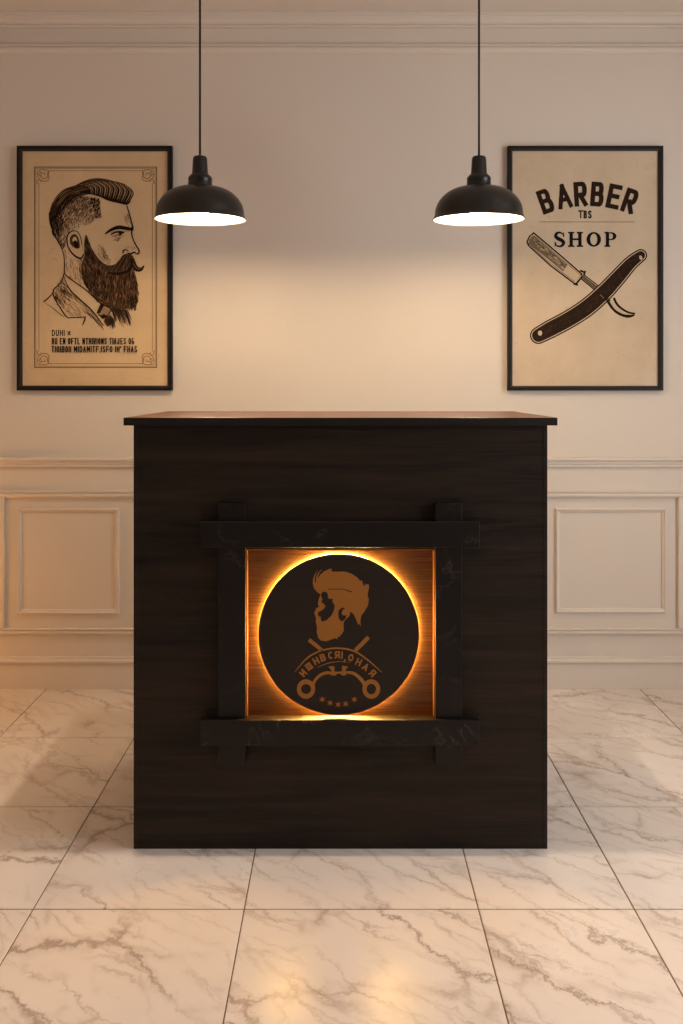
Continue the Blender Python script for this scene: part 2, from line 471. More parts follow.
# ------------------------------------------------------------------ reception counter
cxm = (340.5-CX)/385.9
desk = thing('reception_counter', 'black wooden reception counter with a backlit round barber emblem, standing on the marble floor', 'counter', (cxm, YF, 0))
SF = F/YF
hw = 207/SF; ZT0 = 1.0986; DB = .535
def zf(y): return H + (HY-y)/SF
def xf(x): return (x-340.5)/SF
ox0, ox1, oz0, oz1 = xf(246), xf(435), zf(720), zf(548)     # lit opening
ti = .011
bm = bmesh.new()      # body carcass: front board with the opening cut out, back and floor boards
yF = .0
def boardring(bm, X0, X1, Z0, Z1, x0, x1, z0, z1, y0, y1):
    add_box(bm, X0, x0, y0, y1, Z0, Z1); add_box(bm, x1, X1, y0, y1, Z0, Z1)
    add_box(bm, x0, x1, y0, y1, Z0, z0); add_box(bm, x0, x1, y0, y1, z1, Z1)
boardring(bm, -hw+ti, hw-ti, .0, ZT0, ox0-.004, ox1+.004, oz0-.004, oz1+.004, .001, .024)
link('front_panel', bm, M['wood'], desk)
bm = bmesh.new(); add_box(bm, -hw+ti, hw-ti, DB-.02, DB, .0, ZT0-.0); link('back_panel', bm, M['wood'], desk)
for s in (-1, 1):
    bm = bmesh.new(); a, b = sorted((s*hw, s*(hw-ti)))
    add_box(bm, a, b, 0, DB, 0, ZT0, bev=.0012); link('side_panel', bm, M['wood'], desk)
bm = bmesh.new()
tw = 217/389.6
add_box(bm, -tw, tw, -.024, .562, ZT0, 1.1188, bev=.0012)
for f in bm.faces:
    f.normal_update(); f.material_index = 0 if f.normal.z > .9 else 1
link('countertop', bm, [M['top'], M['topedge']], desk)
# shallow lit niche
bm = bmesh.new(); add_box(bm, ox0-.01, ox1+.01, 0.0145, .023, oz0-.01, oz1+.01)
link('backing_panel', bm, M['bronze'], desk)
bm = bmesh.new(); e = .0042
boardring(bm, ox0, ox1, oz0, oz1, ox0+e, ox1-e, oz0+e, oz1-e, -.012, .0144)
link('edge_trim', bm, M['brass'], desk)
# crossing beams round the opening
vb = [(218, 245.6), (435.4, 462)]; hb = [(522, 547.6), (720.2, 746)]
def near(px, y, d):            # width and height of a face standing d in front of the panel
    k = (YF-d)/YF; return cxm*0 + (CX + (px-CX)*k - 340.5)/SF, H + (HY-y)/SF*k
for a, b in vb:
    bm = bmesh.new(); add_box(bm, near(a,0,.02)[0], near(b,0,.02)[0], -.020, .0008, near(0,765,.02)[1], near(0,503,.02)[1], bev=.0012); link('frame_beam', bm, M['beam'], desk)
for a, b in hb:
    x0, z1 = near(200.5, a, .034); x1, z0 = near(479.8, b, .034)
    bm = bmesh.new(); add_box(bm, x0, x1, -.034, -.0203, z0, z1, bev=.0012)
    link('frame_beam', bm, M['beam'], desk)
    bm = bmesh.new(); add_box(bm, xf(246.6), xf(434.4), -.0202, .0008, z0+.001, z1-.001)
    link('beam_spacer', bm, M['beam'], desk)
# round sign with LED ring behind
dcx, dcz, R = xf(338.8), zf(633.5), 80.1/SF
sign = bpy.data.objects.new('round_sign', None)
bm = bmesh.new()
add_lathe(bm, [(0, -.006), (R-.0015, -.006), (R, -.0045), (R, .0045), (R-.0015, .006), (0, .006)], 128)
bmesh.ops.rotate(bm, matrix=Matrix.Rotation(PI/2, 3, 'X'), verts=bm.verts)
for f in bm.faces: f.smooth = False
disc = link('round_sign', bm, M['discwood'], desk); disc.location = (dcx, -.006, dcz)
bpy.data.objects.remove(sign)
bm = bmesh.new(); rl = R-.0025
n = 128
prof = [(rl-.004, 0.0085), (rl, .0085), (rl, .0135), (rl-.004, .0135)]
rr = [[bm.verts.new((a*math.cos(2*PI*k/n), b, a*math.sin(2*PI*k/n))) for a, b in prof] for k in range(n)]
for k in range(n):
    for q in range(4): bm.faces.new((rr[k][q], rr[k][(q+1)%4], rr[(k+1)%n][(q+1)%4], rr[(k+1)%n][q]))
led = link('led_ring', bm, M['led'], desk); led.location = (dcx, .0002, dcz)
led['label'] = 'glowing amber light ring behind the round sign'
bm = bmesh.new(); bmesh.ops.create_cone(bm, cap_ends=True, segments=48, radius1=R*.8, radius2=R*.8, depth=.0144)
bmesh.ops.rotate(bm, matrix=Matrix.Rotation(PI/2, 3, 'X'), verts=bm.verts)
sp = link('standoff_disc', bm, M['topedge'], desk); sp.location = (dcx, .0072, dcz)

# emblem on the sign. two drawing frames share the sign's plane (metres from its centre)
def fr(x0, y0, sc):
    return (lambda u: (x0+u/sc-338.8)/SF), (lambda v: -(y0+v/sc-634)/SF)
sh = Sheet(*fr(305, 560, 9.107), lift=.0068); sh.step = 1e-5
head = [(240,72),(245,100),(300,102),(360,100),(420,118),(470,150),(500,185),(515,180),(530,220),(545,240),(545,208),(560,222),(575,212),(583,240),(572,290),(568,320),(580,352),(572,410),(542,460),(512,500),(503,545),(508,602),(496,570),(488,585),(480,575),(468,540),(455,515),(443,488),(425,472),(410,465),(408,490),(395,512),(375,530),(355,552),(350,590),(354,640),(340,648),(342,665),(325,668),(322,688),(300,690),(295,712),(275,702),(230,720),(190,732),(145,725),(120,700),(108,650),(110,600),(98,550),(103,515),(92,500),(96,488),(82,480),(95,455),(104,430),(124,425),(128,412),(117,400),(120,380),(130,340),(145,305),(115,290),(85,255),(72,210),(75,165),(88,130),(118,80),(104,115),(92,150),(90,185),(104,212),(100,165),(112,125),(140,92),(158,82),(138,104),(122,134),(114,170),(138,132),(170,102),(205,84)]
cav = [(148,305),(158,286),(178,282),(200,290),(210,312),(208,338),(222,350),(240,345),(255,352),(250,375),(272,410),(262,460),(240,500),(200,540),(160,556),(143,535),(146,508),(132,512),(118,490),(123,466),(150,455),(178,432),(186,412),(166,388),(148,376),(160,352),(150,335)]
earh = [(304,460),(312,446),(330,432),(350,426),(366,436),(348,446),(338,462),(334,484),(350,498),(368,498),(376,488),(372,518),(358,540),(340,552),(322,546),(306,520),(302,490)]
crack = [(210,258),(260,256),(350,257),(385,268),(430,282),(428,290),(395,281),(352,264),(260,263),(212,264)]
sh.poly(head, [cav, earh, crack]); sh.layer = 0
sh.fx, sh.fz = fr(293, 636, 7.266)
sh.stroke([(118,22),(168,62),(212,100)], 27, sm=0); sh.stroke([(548,2),(500,52),(452,98)], 29, sm=0)
sh.layer = 0
sh.stroke([(14,256),(100,158),(200,102),(320,82),(440,102),(540,166),(646,258)], [3,11,12,12,12,11,3], sm=10)
sh.stroke([(178,222),(250,192),(345,178),(420,190)], [2,6,3,1], sm=6)
sh.stroke([(146,345),(166,308),(200,276),(245,260),(290,262),(330,259),(385,257),(440,264),(480,294),(508,325),(520,350)], [22,20,21,22,18,14,18,22,24,26,26], sm=6)
sh.disc(96, 377, 66, 70, 0, 32, (36, 36)); sh.disc(568, 377, 64, 70, 0, 32, (34, 38))
sh.poly([(258,214),(298,212),(303,226),(298,240),(312,258),(322,268),(306,280),(276,278),(270,264),(284,250),(272,232)])
sh.poly([(400,216),(358,208),(354,226),(360,238),(348,256),(344,268),(362,280),(384,276),(388,260),(378,246),(388,232)])
AC = (330, 480)
for ch, u, v in (('и',75,262),('ш',117,214),('H',168,173),('B',217,149),('C',274,133),('я',322,130),('I',356,133),(',',380,150),('O',420,150),('H',477,181),('A',527,217),('я',577,262)):
    rot = math.atan2(u-AC[0]+2, AC[1]-v)*.95
    letter(sh, ch, u, v, 39 if ch not in 'ш' else 44, 53, 11.5, rot)
sh.layer = 0
for u, v in ((213,452),(270,478),(328,490),(382,484),(445,453)):
    pts = []
    for k in range(12):
        r_ = 25 if k % 2 == 0 else 9; a = 2*PI*k/12-PI/2; pts.append((u+r_*math.cos(a), v+r_*math.sin(a)))
    sh.poly(pts)
em = sh.done('emblem', M['goldprint'], disc)
em['label'] = 'dull gold bearded head, razors, scissors, arched lettering and five stars'
sm_ = em.modifiers.new('thick', 'SOLIDIFY'); sm_.thickness = .0008; sm_.offset = -1

# ------------------------------------------------------------------ pendant lamps
def pendant(px, label):
    YP = 2.9; s = F/YP
    X = (px-CX)/s; ZR = H + (HY-218.8)/s
    t = thing('pendant_lamp', label, 'lamp', (X, YP, ZR), 'black dome pendants over the counter')
    k = .99/s
    dome = [(46.2*k, -.0015), (46.6*k, .0005), (45.4*k, .004), (44.2*k, 5*k)]
    for i in range(1, 13):
        a = PI/2*i/12
        dome.append(((12.4+31.8*math.cos(a))*k, (5+27.5*math.sin(a))*k))
    inner = [(r-.0025, z-.0035) for r, z in dome[3:]][::-1]
    inner += [(45*k, -.0015)]
    pr = dome + inner
    mi = [0]*(len(dome)) + [1]*(len(inner))
    bm = bmesh.new(); add_lathe(bm, pr + [pr[0]], 96, mi)
    bmesh.ops.remove_doubles(bm, verts=bm.verts, dist=1e-6)
    link('shade', bm, [M['black_metal'], M['white_enamel']], t)
    z0 = 31.5*k
    prof = [(0,0),(12.4,0),(12.6,1.2),(12.2,2.2),(11.9,7),(12.2,7.8),(12.0,9.2),(10.8,11),(8.6,12.6),(8.2,13.5),(7.9,15),(7.3,26),(7.0,28),(6.0,29.4),(2.2,29.8),(0,29.8)]
    bm = bmesh.new(); add_lathe(bm, [(r*k, z0+z*1.07*k) for r, z in prof], 64); link('socket_cap', bm, M['black_metal'], t)
    ztop = ZC-ZR
    bm = bmesh.new(); add_lathe(bm, [(0, z0+31*k), (.0035, z0+31*k), (.0035, ztop-.02), (0, ztop-.02)], 16); link('cord', bm, M['cord'], t)
    bm = bmesh.new(); add_lathe(bm, [(0, ztop-.026), (.02, ztop-.026), (.05, ztop-.012), (.055, ztop-.0005), (0, ztop-.0005)], 48); link('ceiling_canopy', bm, M['black_metal'], t)
    # bulb
    rb = .03; zc_ = .030
    b = [(0, zc_-rb)] + [(rb*math.sin(a), zc_-rb*math.cos(a)) for a in [PI*q/14 for q in range(1, 12)]] + [(.0135, zc_+rb+.008), (.0135, z0+.0005), (0, z0+.0005)]
    bm = bmesh.new(); add_lathe(bm, b, 40); link('bulb', bm, M['bulb'], t)
    for o in t.children:                      # the shade hangs a touch out of level on its cord
        if o.name.split('.')[0] in ('shade', 'socket_cap', 'bulb'):
            pv = Vector((0, 0, z0+29.6*1.07*k)); Rm = Matrix.Rotation(math.radians(2.4), 4, 'X')
            o.matrix_basis = Matrix.Translation(pv) @ Rm @ Matrix.Translation(-pv)
    return t
pendant(200, 'black dome pendant lamp hanging left, in front of the bearded man poster')
pendant(479, 'black dome pendant lamp hanging right, in front of the razor poster')

# ------------------------------------------------------------------ posters
def picture(x0, x1, y0, y1, label, pap, fw):
    """photo-wall rectangle -> framed poster; returns root and local drawing functions"""
    cx, cz = (wx(x0)+wx(x1))/2, (zy(y0)+zy(y1))/2
    w, h = wx(x1)-wx(x0), zy(y0)-zy(y1)
    D = .022
    t = thing('framed_poster', label, 'poster', (cx, YW-.0015, zy(y1)), 'framed posters on the back wall')
    bm = bmesh.new()
    prof = [(0, 0), (0, D-.001), (.001, D), (fw*.62, D), (fw*.72, D-.004), (fw, D-.006), (fw, 0)]
    loops = []
    for a, b in prof:
        loops.append([bm.verts.new((x, -b, z)) for x, z in ((-w/2+a, a), (w/2-a, a), (w/2-a, h-a), (-w/2+a, h-a))])
    m_ = len(loops)
    for i in range(m_):
        for q in range(4):
            q2 = (q+1) % 4; f = bm.faces.new((loops[i][q], loops[i][q2], loops[(i+1)%m_][q2], loops[(i+1)%m_][q]))
            if i in (3, 4, 5): f.material_index = 1
    link('frame', bm, [M['frame'], M['frame_in']], t)
    bm = bmesh.new(); add_box(bm, -w/2+.003, w/2-.003, -.011, -.001, .003, h-.003)
    bm.free()
    bm = bmesh.new(); add_box(bm, -w/2+fw-.0015, w/2-fw+.0015, -.010, -.001, fw-.0015, h-fw+.0015)
    pr = link('print', bm, pap, t)
    def frame(ox, oy, sc):
        return (lambda u: wx(ox+u/sc)-cx), (lambda v: zy(oy+v/sc)-zy(y1))
    return t, pr, frame

# --- left poster: bearded man in profile
tL, prL, frL = picture(18.7, 173.2, 147.2, 390.5, 'framed tan poster of a bearded man in profile, left of the counter', M['paperL'], .0195)
sh = Sheet(*frL(0, 0, 1), lift=.0102)
def rect(sh, x0, x1, y0, y1, w, mi):
    sh.poly([(x0,y0),(x1,y0),(x1,y1),(x0,y1)], [[(x0+w,y0+w),(x1-w,y0+w),(x1-w,y1-w),(x0+w,y1-w)]], mi)
rect(sh, 35.2, 157.6, 167.4, 368, .75, 0)
rect(sh, 36.6, 156.2, 168.8, 366.6, .5, 1)
rect(sh, 39.6, 153.2, 171.2, 364.0, .55, 1)
for (cx, cy, sx, sy) in ((36.8,169,1,1),(156,169,-1,1),(36.8,366.4,1,-1),(156,366.4,-1,-1)):
    def q(pts): return [(cx+sx*a, cy+sy*b) for a, b in pts]
    sh.poly(q([(.3,.3),(14,.3),(13,4),(13.4,9),(10,13.5),(4.5,13),(.3,17)]), mi=2)
    for st in ([(1,16),(2,12),(5,11.5),(5,14)], [(2,2),(8,1.5),(12.5,3),(12,8),(8,10.5),(5,8),(6,5),(9,5),(9,7)],
               [(1.5,3),(2,8),(4,11),(8,13),(12,12),(13.3,9)], [(13.5,9),(11.5,6),(13,3),(16,2.4)], [(3,3),(5,4),(3,6),(5,8)]):
        sh.stroke(q(st), .7, 1, taper=None, sm=5)
sh.done('border', [M['ink2'], M['border'], M['paperplainL']], prL)
sh = Sheet(*frL(0, 0, 1), lift=.0102)
text_line(sh, 'DUHI', 52.3, 66, 330, 336.2, .95); letter(sh, '*', 70, 333.3, 3.6, 5, .7)
text_line(sh, 'BU EN OFTL NTHIRIONS TIAJES OG', 52.3, 135.4, 338.1, 344.6, .95)
text_line(sh, "TIOIBOII MIDAMITF.ISFO IH' FHAS", 52.3, 138.6, 346.2, 352.6, .95)
sh.done('lettering', M['ink'], prL)

# portrait
sh = Sheet(*frL(40, 165, 5.939), lift=.0102)
INK, BR, WA, PA, LT = 0, 1, 2, 3, 4
rnd = random.Random(3)
face = [(365,205),(430,222),(480,232),(522,244),(531,280),(545,330),(557,380),(549,402),(556,440),(575,480),(592,508),(590,530),(560,560),(500,600),(400,640),(300,640),(262,700),(360,830),(150,640),(150,560),(140,500),(200,400),(260,330)]
# neck and cheek shading, all in fine hatching
def inside(p, poly):
    x, y = p; c = False; j = len(poly)-1
    for i in range(len(poly)):
        xi, yi = poly[i]; xj, yj = poly[j]
        if (yi > y) != (yj > y) and x < (xj-xi)*(y-yi)/(yj-yi)+xi: c = not c
        j = i
    return c
def hatch(poly_, n, ang, L, w, mis, dens=None):
    xs_ = [p[0] for p in poly_]; ys_ = [p[1] for p in poly_]
    for _ in range(n):
        x, y = rnd.uniform(min(xs_), max(xs_)), rnd.uniform(min(ys_), max(ys_))
        if not inside((x, y), poly_): continue
        if dens and rnd.random() > dens(x, y): continue
        a = math.radians(ang + rnd.uniform(-9, 9)); l = rnd.uniform(*L)
        sh.stroke([(x-l/2*math.cos(a), y-l/2*math.sin(a)), (x+l/2*math.cos(a), y+l/2*math.sin(a))], rnd.uniform(*w), rnd.choice(mis), taper='both')
neck = [(150,500),(185,520),(225,552),(260,560),(252,620),(262,700),(240,715),(175,668),(154,630)]
hatch(neck, 190, 78, (14,34), (2,4.5), (PA, PA, WA), lambda x, y: .35+.6*(abs(x-205)/60))
hatch([(240,560),(262,560),(250,620),(266,700),(250,700),(236,640)], 60, 85, (20,40), (2,4), (WA, PA, BR))
hatch([(335,468),(372,482),(420,535),(436,590),(405,592),(370,565),(335,515)], 150, 55, (10,24), (2,4), (PA, PA, WA), lambda x, y: .8-.5*abs(x-385)/50)
hatch([(360,520),(400,520),(408,560),(380,560)], 30, 55, (8,16), (2,4), (WA,))
hatch([(500,300),(530,290),(545,335),(556,376),(530,372),(508,340)], 60, 70, (10,22), (2,3.5), (PA, WA))
hatch([(425,425),(500,418),(484,448),(462,468),(436,446)], 60, 20, (8,20), (2,3.5), (PA, WA))
hatch([(380,408),(550,380),(556,400),(500,400),(430,412)], 60, 0, (10,26), (2,4), (WA, PA))
hatch([(500,470),(560,480),(575,500),(520,505)], 30, 35, (8,20), (2,3), (PA,))
lap = [(148,650),(130,695),(86,742),(88,782),(120,842),(165,903),(275,903),(300,870),(240,800),(180,735)]
hatch(lap, 260, 42, (18,60), (1.6,4), (PA, PA, WA))
hatch([(140,680),(108,730),(88,760),(100,810),(140,850),(200,800),(176,735)], 180, 52, (16,44), (2,4.5), (WA, PA, BR))
hatch([(300,850),(385,955),(360,960),(280,880)], 50, 52, (20,50), (2,4), (PA, WA))
hatch([(440,850),(530,890),(545,965),(470,960),(430,900)], 70, 68, (20,60), (2,4.5), (PA, WA))
# fade side of the head
fade = [(262,192),(350,204),(362,215),(360,260),(369,316),(335,332),(292,362),(262,395),(235,388),(200,392),(172,415),(160,450),(152,500),(132,490),(108,452),(84,400),(66,335),(62,285),(78,232),(112,184),(165,160)]
hatch(fade, 2600, 118, (9,20), (1.8,4.0), (WA, WA, BR), lambda x, y: min(1, max(.10, (math.hypot(x-262, y-402)-10)/95)))
hatch(fade, 1900, 112, (9,22), (1.6,3.2), (INK, INK, BR), lambda x, y: min(1, max(0, (math.hypot((x-262)*.9, y-405)-70)/150))**1.3)
hatch([(300,200),(352,204),(362,215),(360,260),(369,316),(345,318),(330,280)], 160, 118, (9,20), (2,3.6), (INK,))
hatch([(66,300),(130,250),(150,330),(130,440),(108,450),(84,400)], 200, 95, (14,34), (2.5,4.5), (INK,))
# top hair
hair = [(520,241),(541,222),(548,180),(534,140),(500,114),(440,99),(400,88),(350,82),(300,88),(250,106),(214,126),(160,142),(112,180),(76,236),(63,290),(70,350),(90,300),(130,245),(190,205),(262,190),(310,180),(352,188),(390,208),(430,222),(480,232)]
sh.poly(hair, mi=BR, smooth=2)
sh.poly([(290,175),(350,190),(400,210),(450,225),(520,240),(540,220),(545,185),(520,190),(450,180),(360,150),(300,140),(220,160)], mi=INK, smooth=2)
for i in range(46):                      # quiff, locks falling forward
    t_ = i/45
    b = Vector((300+228*t_, 178+58*t_**1.1)); top = Vector((225+300*t_, 118-30*math.sin(t_*PI*.75)+28*t_**3)) 
    mid = (b+top)/2 + Vector((26+6*t_, -14+6*t_))
    mi = (INK, INK, LT, INK, PA)[i % 5]
    w = rnd.uniform(4, 7) if mi == INK else rnd.uniform(2.6, 4.2)
    sh.stroke([tuple(top+Vector((2,6))), tuple(mid), tuple(b+Vector((0,-6)))], w, mi, taper='both', sm=5)
for i in range(34):                      # hair combed back over the crown
    t_ = i/33
    o = [Vector(p) for p in ((300,96),(214,132),(150,156),(104,200),(76,250),(68,320))]
    n_ = [Vector(p) for p in ((330,178),(260,186),(205,215),(160,262),(125,330),(118,430))]
    pts = [tuple(o[k].lerp(n_[k], t_) + Vector((rnd.uniform(-4,4), rnd.uniform(-4,4)))) for k in range(6)]
    a = rnd.randint(0, 2); b = rnd.randint(a+3, 6)
    mi = PA if i % 4 == 2 else INK
    sh.stroke(pts[a:b], rnd.uniform(3, 6) if mi == INK else 2.6, mi, taper='both', sm=5)
sh.stroke([(255,188),(300,181),(345,192),(362,204)], 5, LT, taper='both')
sh.stroke([(63,285),(68,345),(88,405),(112,455),(136,500),(150,560),(150,642)], [9,10,8,6,5,5,7], INK, sm=6)
for i in range(26):
    x, y = rnd.uniform(70, 120), rnd.uniform(250, 400)
    sh.stroke([(x, y), (x-4, y+16), (x+2, y+34)], rnd.uniform(3, 6), INK, taper='both', sm=4)
# ear
sh.poly([(172,480),(166,435),(186,402),(222,396),(246,428),(256,480),(264,530),(252,556),(222,548),(192,520)], mi=LT, smooth=3)
sh.poly([(186,470),(184,436),(200,416),(222,418),(238,450),(242,492),(226,500),(206,492)], mi=BR, smooth=3)
sh.poly([(198,450),(208,430),(222,436),(226,462),(214,474)], mi=LT, smooth=3)
sh.poly([(202,466),(214,450),(228,462),(234,488),(218,494)], mi=INK, smooth=3)
sh.stroke([(172,490),(166,435),(186,402),(222,396),(246,430),(254,480)], [6,8,6,5,5,3], INK)
sh.stroke([(172,488),(194,524),(222,548),(250,556),(264,532)], [6,9,11,11,6], INK)
# face lines
sh.stroke([(520,244),(531,280),(545,330),(557,378),(549,402),(556,440),(575,480),(591,506),(591,526),(578,533)], [5,7,7,8,8,6,7,8,9,7], INK, sm=6)
sh.poly([(545,370),(561,376),(556,392),(546,402)], mi=INK)
sh.stroke([(392,413),(425,390),(470,374),(520,380),(552,386)], [6,16,23,21,12], INK, sm=6)
sh.stroke([(425,418),(455,402),(490,402),(503,408)], [5,10,14,10], INK, sm=5)
sh.stroke([(440,426),(465,418),(492,420)], [2,5,4], INK, sm=5)
sh.disc(482, 411, 9, 7, INK)
sh.stroke([(452,428),(470,440),(482,436)], 3, BR); sh.stroke([(462,455),(474,445)], 4, BR)
sh.stroke([(500,528),(498,514),(512,506),(530,514)], [7,10,8,5], INK, sm=5)
sh.stroke([(520,524),(545,530),(562,522),(578,530)], [4,10,10,6], INK, sm=5)
for p in ((512,310),(520,322),(516,335)): sh.stroke([p, (p[0]+14, p[1]-3)], 3, BR, taper='both')
for _ in range(46):
    x, y = rnd.uniform(340, 430), rnd.uniform(478, 585)
    if (x-340)/90*110+470 < y+12: sh.stroke([(x, y), (x+8, y+13)], 1.8, WA, taper='both')
# beard and moustache
beard = [(282,418),(296,465),(326,520),(366,572),(408,598),(450,592),(478,565),(500,535),(538,532),(560,558),(575,595),(566,630),(572,655),(582,700),(587,780),(577,842),(545,852),(500,850),(470,842),(430,830),(380,802),(330,772),(290,740),(262,690),(250,620),(256,580),(270,540),(268,480),(274,430)]
sh.poly(beard, mi=BR, smooth=2)
sh.poly([(500,535),(545,534),(565,560),(582,600),(602,612),(620,598),(624,606),(612,630),(588,637),(562,628),(540,610),(520,640),(450,648),(408,645),(450,600),(478,565)], mi=BR, smooth=2)
def flow(x, y):
    # direction the beard grows
    a = math.radians(88 - (x-420)*.03)
    if x < 330: a = math.radians(66)
    return a
for _ in range(1150):
    x, y = rnd.uniform(250, 588), rnd.uniform(415, 850)
    if not inside((x, y), beard): continue
    if y < 600 and x > 440: continue
    a = flow(x, y) + rnd.uniform(-.22, .22); L = rnd.uniform(20, 46)
    q = rnd.random(); mi = INK if q < .60 else (WA if q < .9 else PA)
    w = rnd.uniform(3, 5) if mi == INK else rnd.uniform(1.6, 2.6)
    k = rnd.uniform(-4, 4)
    sh.stroke([(x, y), (x+L*.5*math.cos(a)+k, y+L*.5*math.sin(a)), (x+L*math.cos(a), y+min(L, 868-y)*math.sin(a))], w, mi, taper='both', sm=3)
for i in range(15):                      # moustache
    t_ = i/14
    s0 = Vector((500+50*t_, 540+6*t_)); e0 = Vector((412+140*t_, 640-6*t_))
    mid = (s0+e0)/2 + Vector((14*t_, -4))
    q = i % 3; mi = (INK, WA, INK)[q]; mid = mid + Vector((rnd.uniform(-5,5), 0))
    sh.stroke([tuple(s0), tuple(mid), tuple(e0)], 4.5 if mi == INK else 3, mi, taper='both', sm=4)
sh.stroke([(405,642),(450,648),(505,642),(540,622),(556,592)], [8,14,15,14,8], INK, sm=6)
sh.stroke([(545,560),(560,600),(580,625),(602,628),(620,604)], [14,18,17,11,4], INK, sm=6)
sh.stroke([(556,585),(572,612),(592,620),(612,610)], [3,4,3,1], WA, sm=5)
# collar, jacket, tie
sh.stroke([(150,640),(165,662),(205,692),(280,745),(362,820),(410,850)], [5,7,6,7,9,8], INK, sm=6)
sh.stroke([(146,662),(180,735),(240,798),(310,862),(382,955)], [3,5,8,8,6], INK, sm=6)
sh.stroke([(150,642),(132,695),(86,742)], [4,5,6], INK, sm=5)
sh.stroke([(86,742),(86,778),(120,840),(165,903),(200,908),(275,904)], [6,7,6,7,6,5], INK, sm=4)
sh.stroke([(275,900),(270,925),(258,955)], [8,10,4], BR, sm=4)
sh.stroke([(84,762),(60,788),(28,816)], [5,8,8], BR, sm=4)
sh.stroke([(38,822),(80,850),(132,892),(150,905)], [2,3,4,2], BR, sm=4)
for i in range(26):
    t_ = i/25; x, y = 112+110*t_+rnd.uniform(-8,8), 715+70*t_+rnd.uniform(-14,14)
    L = rnd.uniform(26, 60); sh.stroke([(x, y), (x+L*.62, y+L*.78)], rnd.uniform(1.6,3.2), BR if i % 2 else WA, taper='both')
for i in range(16):
    x, y = rnd.uniform(92, 150), rnd.uniform(735, 800); sh.stroke([(x, y), (x+12, y+26)], 3, BR, taper='both')
for i in range(14):
    x, y = 270+i*7, 850+i*7+rnd.uniform(-6,6); sh.stroke([(x, y), (x+28, y+46)], rnd.uniform(2,4), BR, taper='both')
sh.stroke([(318,770),(370,808),(430,838),(500,850),(560,848)], [6,16,18,12,5], BR, sm=6)
sh.poly([(368,826),(412,846),(428,866),(402,900),(376,916),(342,884)], mi=PA)
sh.poly([(366,824),(388,834),(360,884),(342,880)], mi=INK)
sh.poly([(350,886),(378,916),(402,896),(384,886),(372,894)], mi=INK)
sh.stroke([(366,826),(412,846),(432,862)], 9, INK, sm=4); sh.stroke([(430,860),(408,894),(376,914)], 7, INK, sm=4)
sh.poly([(392,905),(424,892),(438,912),(442,945),(438,978),(428,950),(406,962),(384,932)], mi=BR)
for i in range(12):
    x = 388+i*4.4; sh.stroke([(x, 900+rnd.uniform(0,8)), (x+10, 930), (x+14, 955+rnd.uniform(-10,14))], 3.4, INK, taper='both', sm=4)
for i in range(26):
    x = 425+i*3.6; L = 60+24*math.sin(i*.9); sh.stroke([(x, 846+i*.6), (x+12, 846+L*.55), (x+24+i*.4, 850+L+i*1.1)], rnd.uniform(4,7), INK if i % 3 else BR, taper='both', sm=4)
sh.done('portrait', [M['ink'], M['ink2'], M['wash'], M['wash2'], M['paperplainL']], prL)

# --- right poster: crossed razor under arched lettering
tR, prR, frR = picture(507.0, 661.4, 147.2, 390.5, 'framed cream poster of an open straight razor with dark lettering, right of the counter', M['paperR'], .0185)
sh = Sheet(*frR(520, 170, 5.059), lift=.0102)
RR = 637
for ch, du, yy in (('B',-218,0),('A',-123,0),('R',-38,0),('B',47,0),('E',132,0),('R',215,0)):
    a = du/RR
    letter(sh, ch, 340+RR*math.sin(a), 124+RR-RR*math.cos(a), 66 if ch != 'A' else 74, 124, 23 if ch != 'A' else 21, a)
sh.layer = 0
for st in ([(290,210),(317,210)], [(303,210),(303,247)]): sh.stroke(st, 7, 0, sm=0)
sh.stroke([(299,245),(309,245)], 3, 1, sm=0)
letter(sh, 'B', 326, 228, 17, 40, 7.5, 0, 0); letter(sh, 'S', 349, 228, 20, 40, 7.5, 0, 0)
sh.stroke([(318,228),(330,228)], 3, 1, sm=0)
sh.stroke([(92,265.5),(575,265.5)], 2.6, 2, sm=0)
# SHOP, in serifs
sh.stroke([(218,340),(214,328),(198,319),(182,324),(177,338),(190,350),(206,358),(217,370),(210,384),(196,389),(180,384),(174,368)], [7,7,9,13,17,19,19,17,13,9,7,7], 3, sm=6)
sh.stroke([(217,318),(218,342)], 3.5, 3, sm=0); sh.stroke([(173,366),(174,391)], 3.5, 3, sm=0)
for x in (255, 299):
    sh.stroke([(x,318),(x,389)], 17, 3, sm=0)
    for y in (319.5, 387.5): sh.stroke([(x-16,y),(x+16,y)], 8, 3, sm=0)
sh.stroke([(255,353),(299,353)], 9, 3, sm=0)
sh.disc(369, 353.5, 36.5, 37, 3, 40, (18, 28.5))
sh.stroke([(438,318),(438,389)], 17, 3, sm=0)
for y, a, b in ((319.5,-15,4),(387.5,-15,14)): sh.stroke([(438+a,y),(438+b,y)], 8, 3, sm=0)
sh.poly([(440,317.5),(458,317.5)] + arc(458, 337.5, 25, 20, -90, 90, 12) + [(440,357.5)], [[(443,323.5),(455,323.5)] + arc(455, 337.5, 11, 14, -90, 90, 12) + [(443,351.5)]], 3)
sh.done('lettering', [M['handle'], M['ink2'], M['border'], M['shopink']], prR)
for o in (prR.children): o['label'] = 'dark arched lettering over smaller upright words'

sh = Sheet(*frR(520, 170, 5.059), lift=.0102)
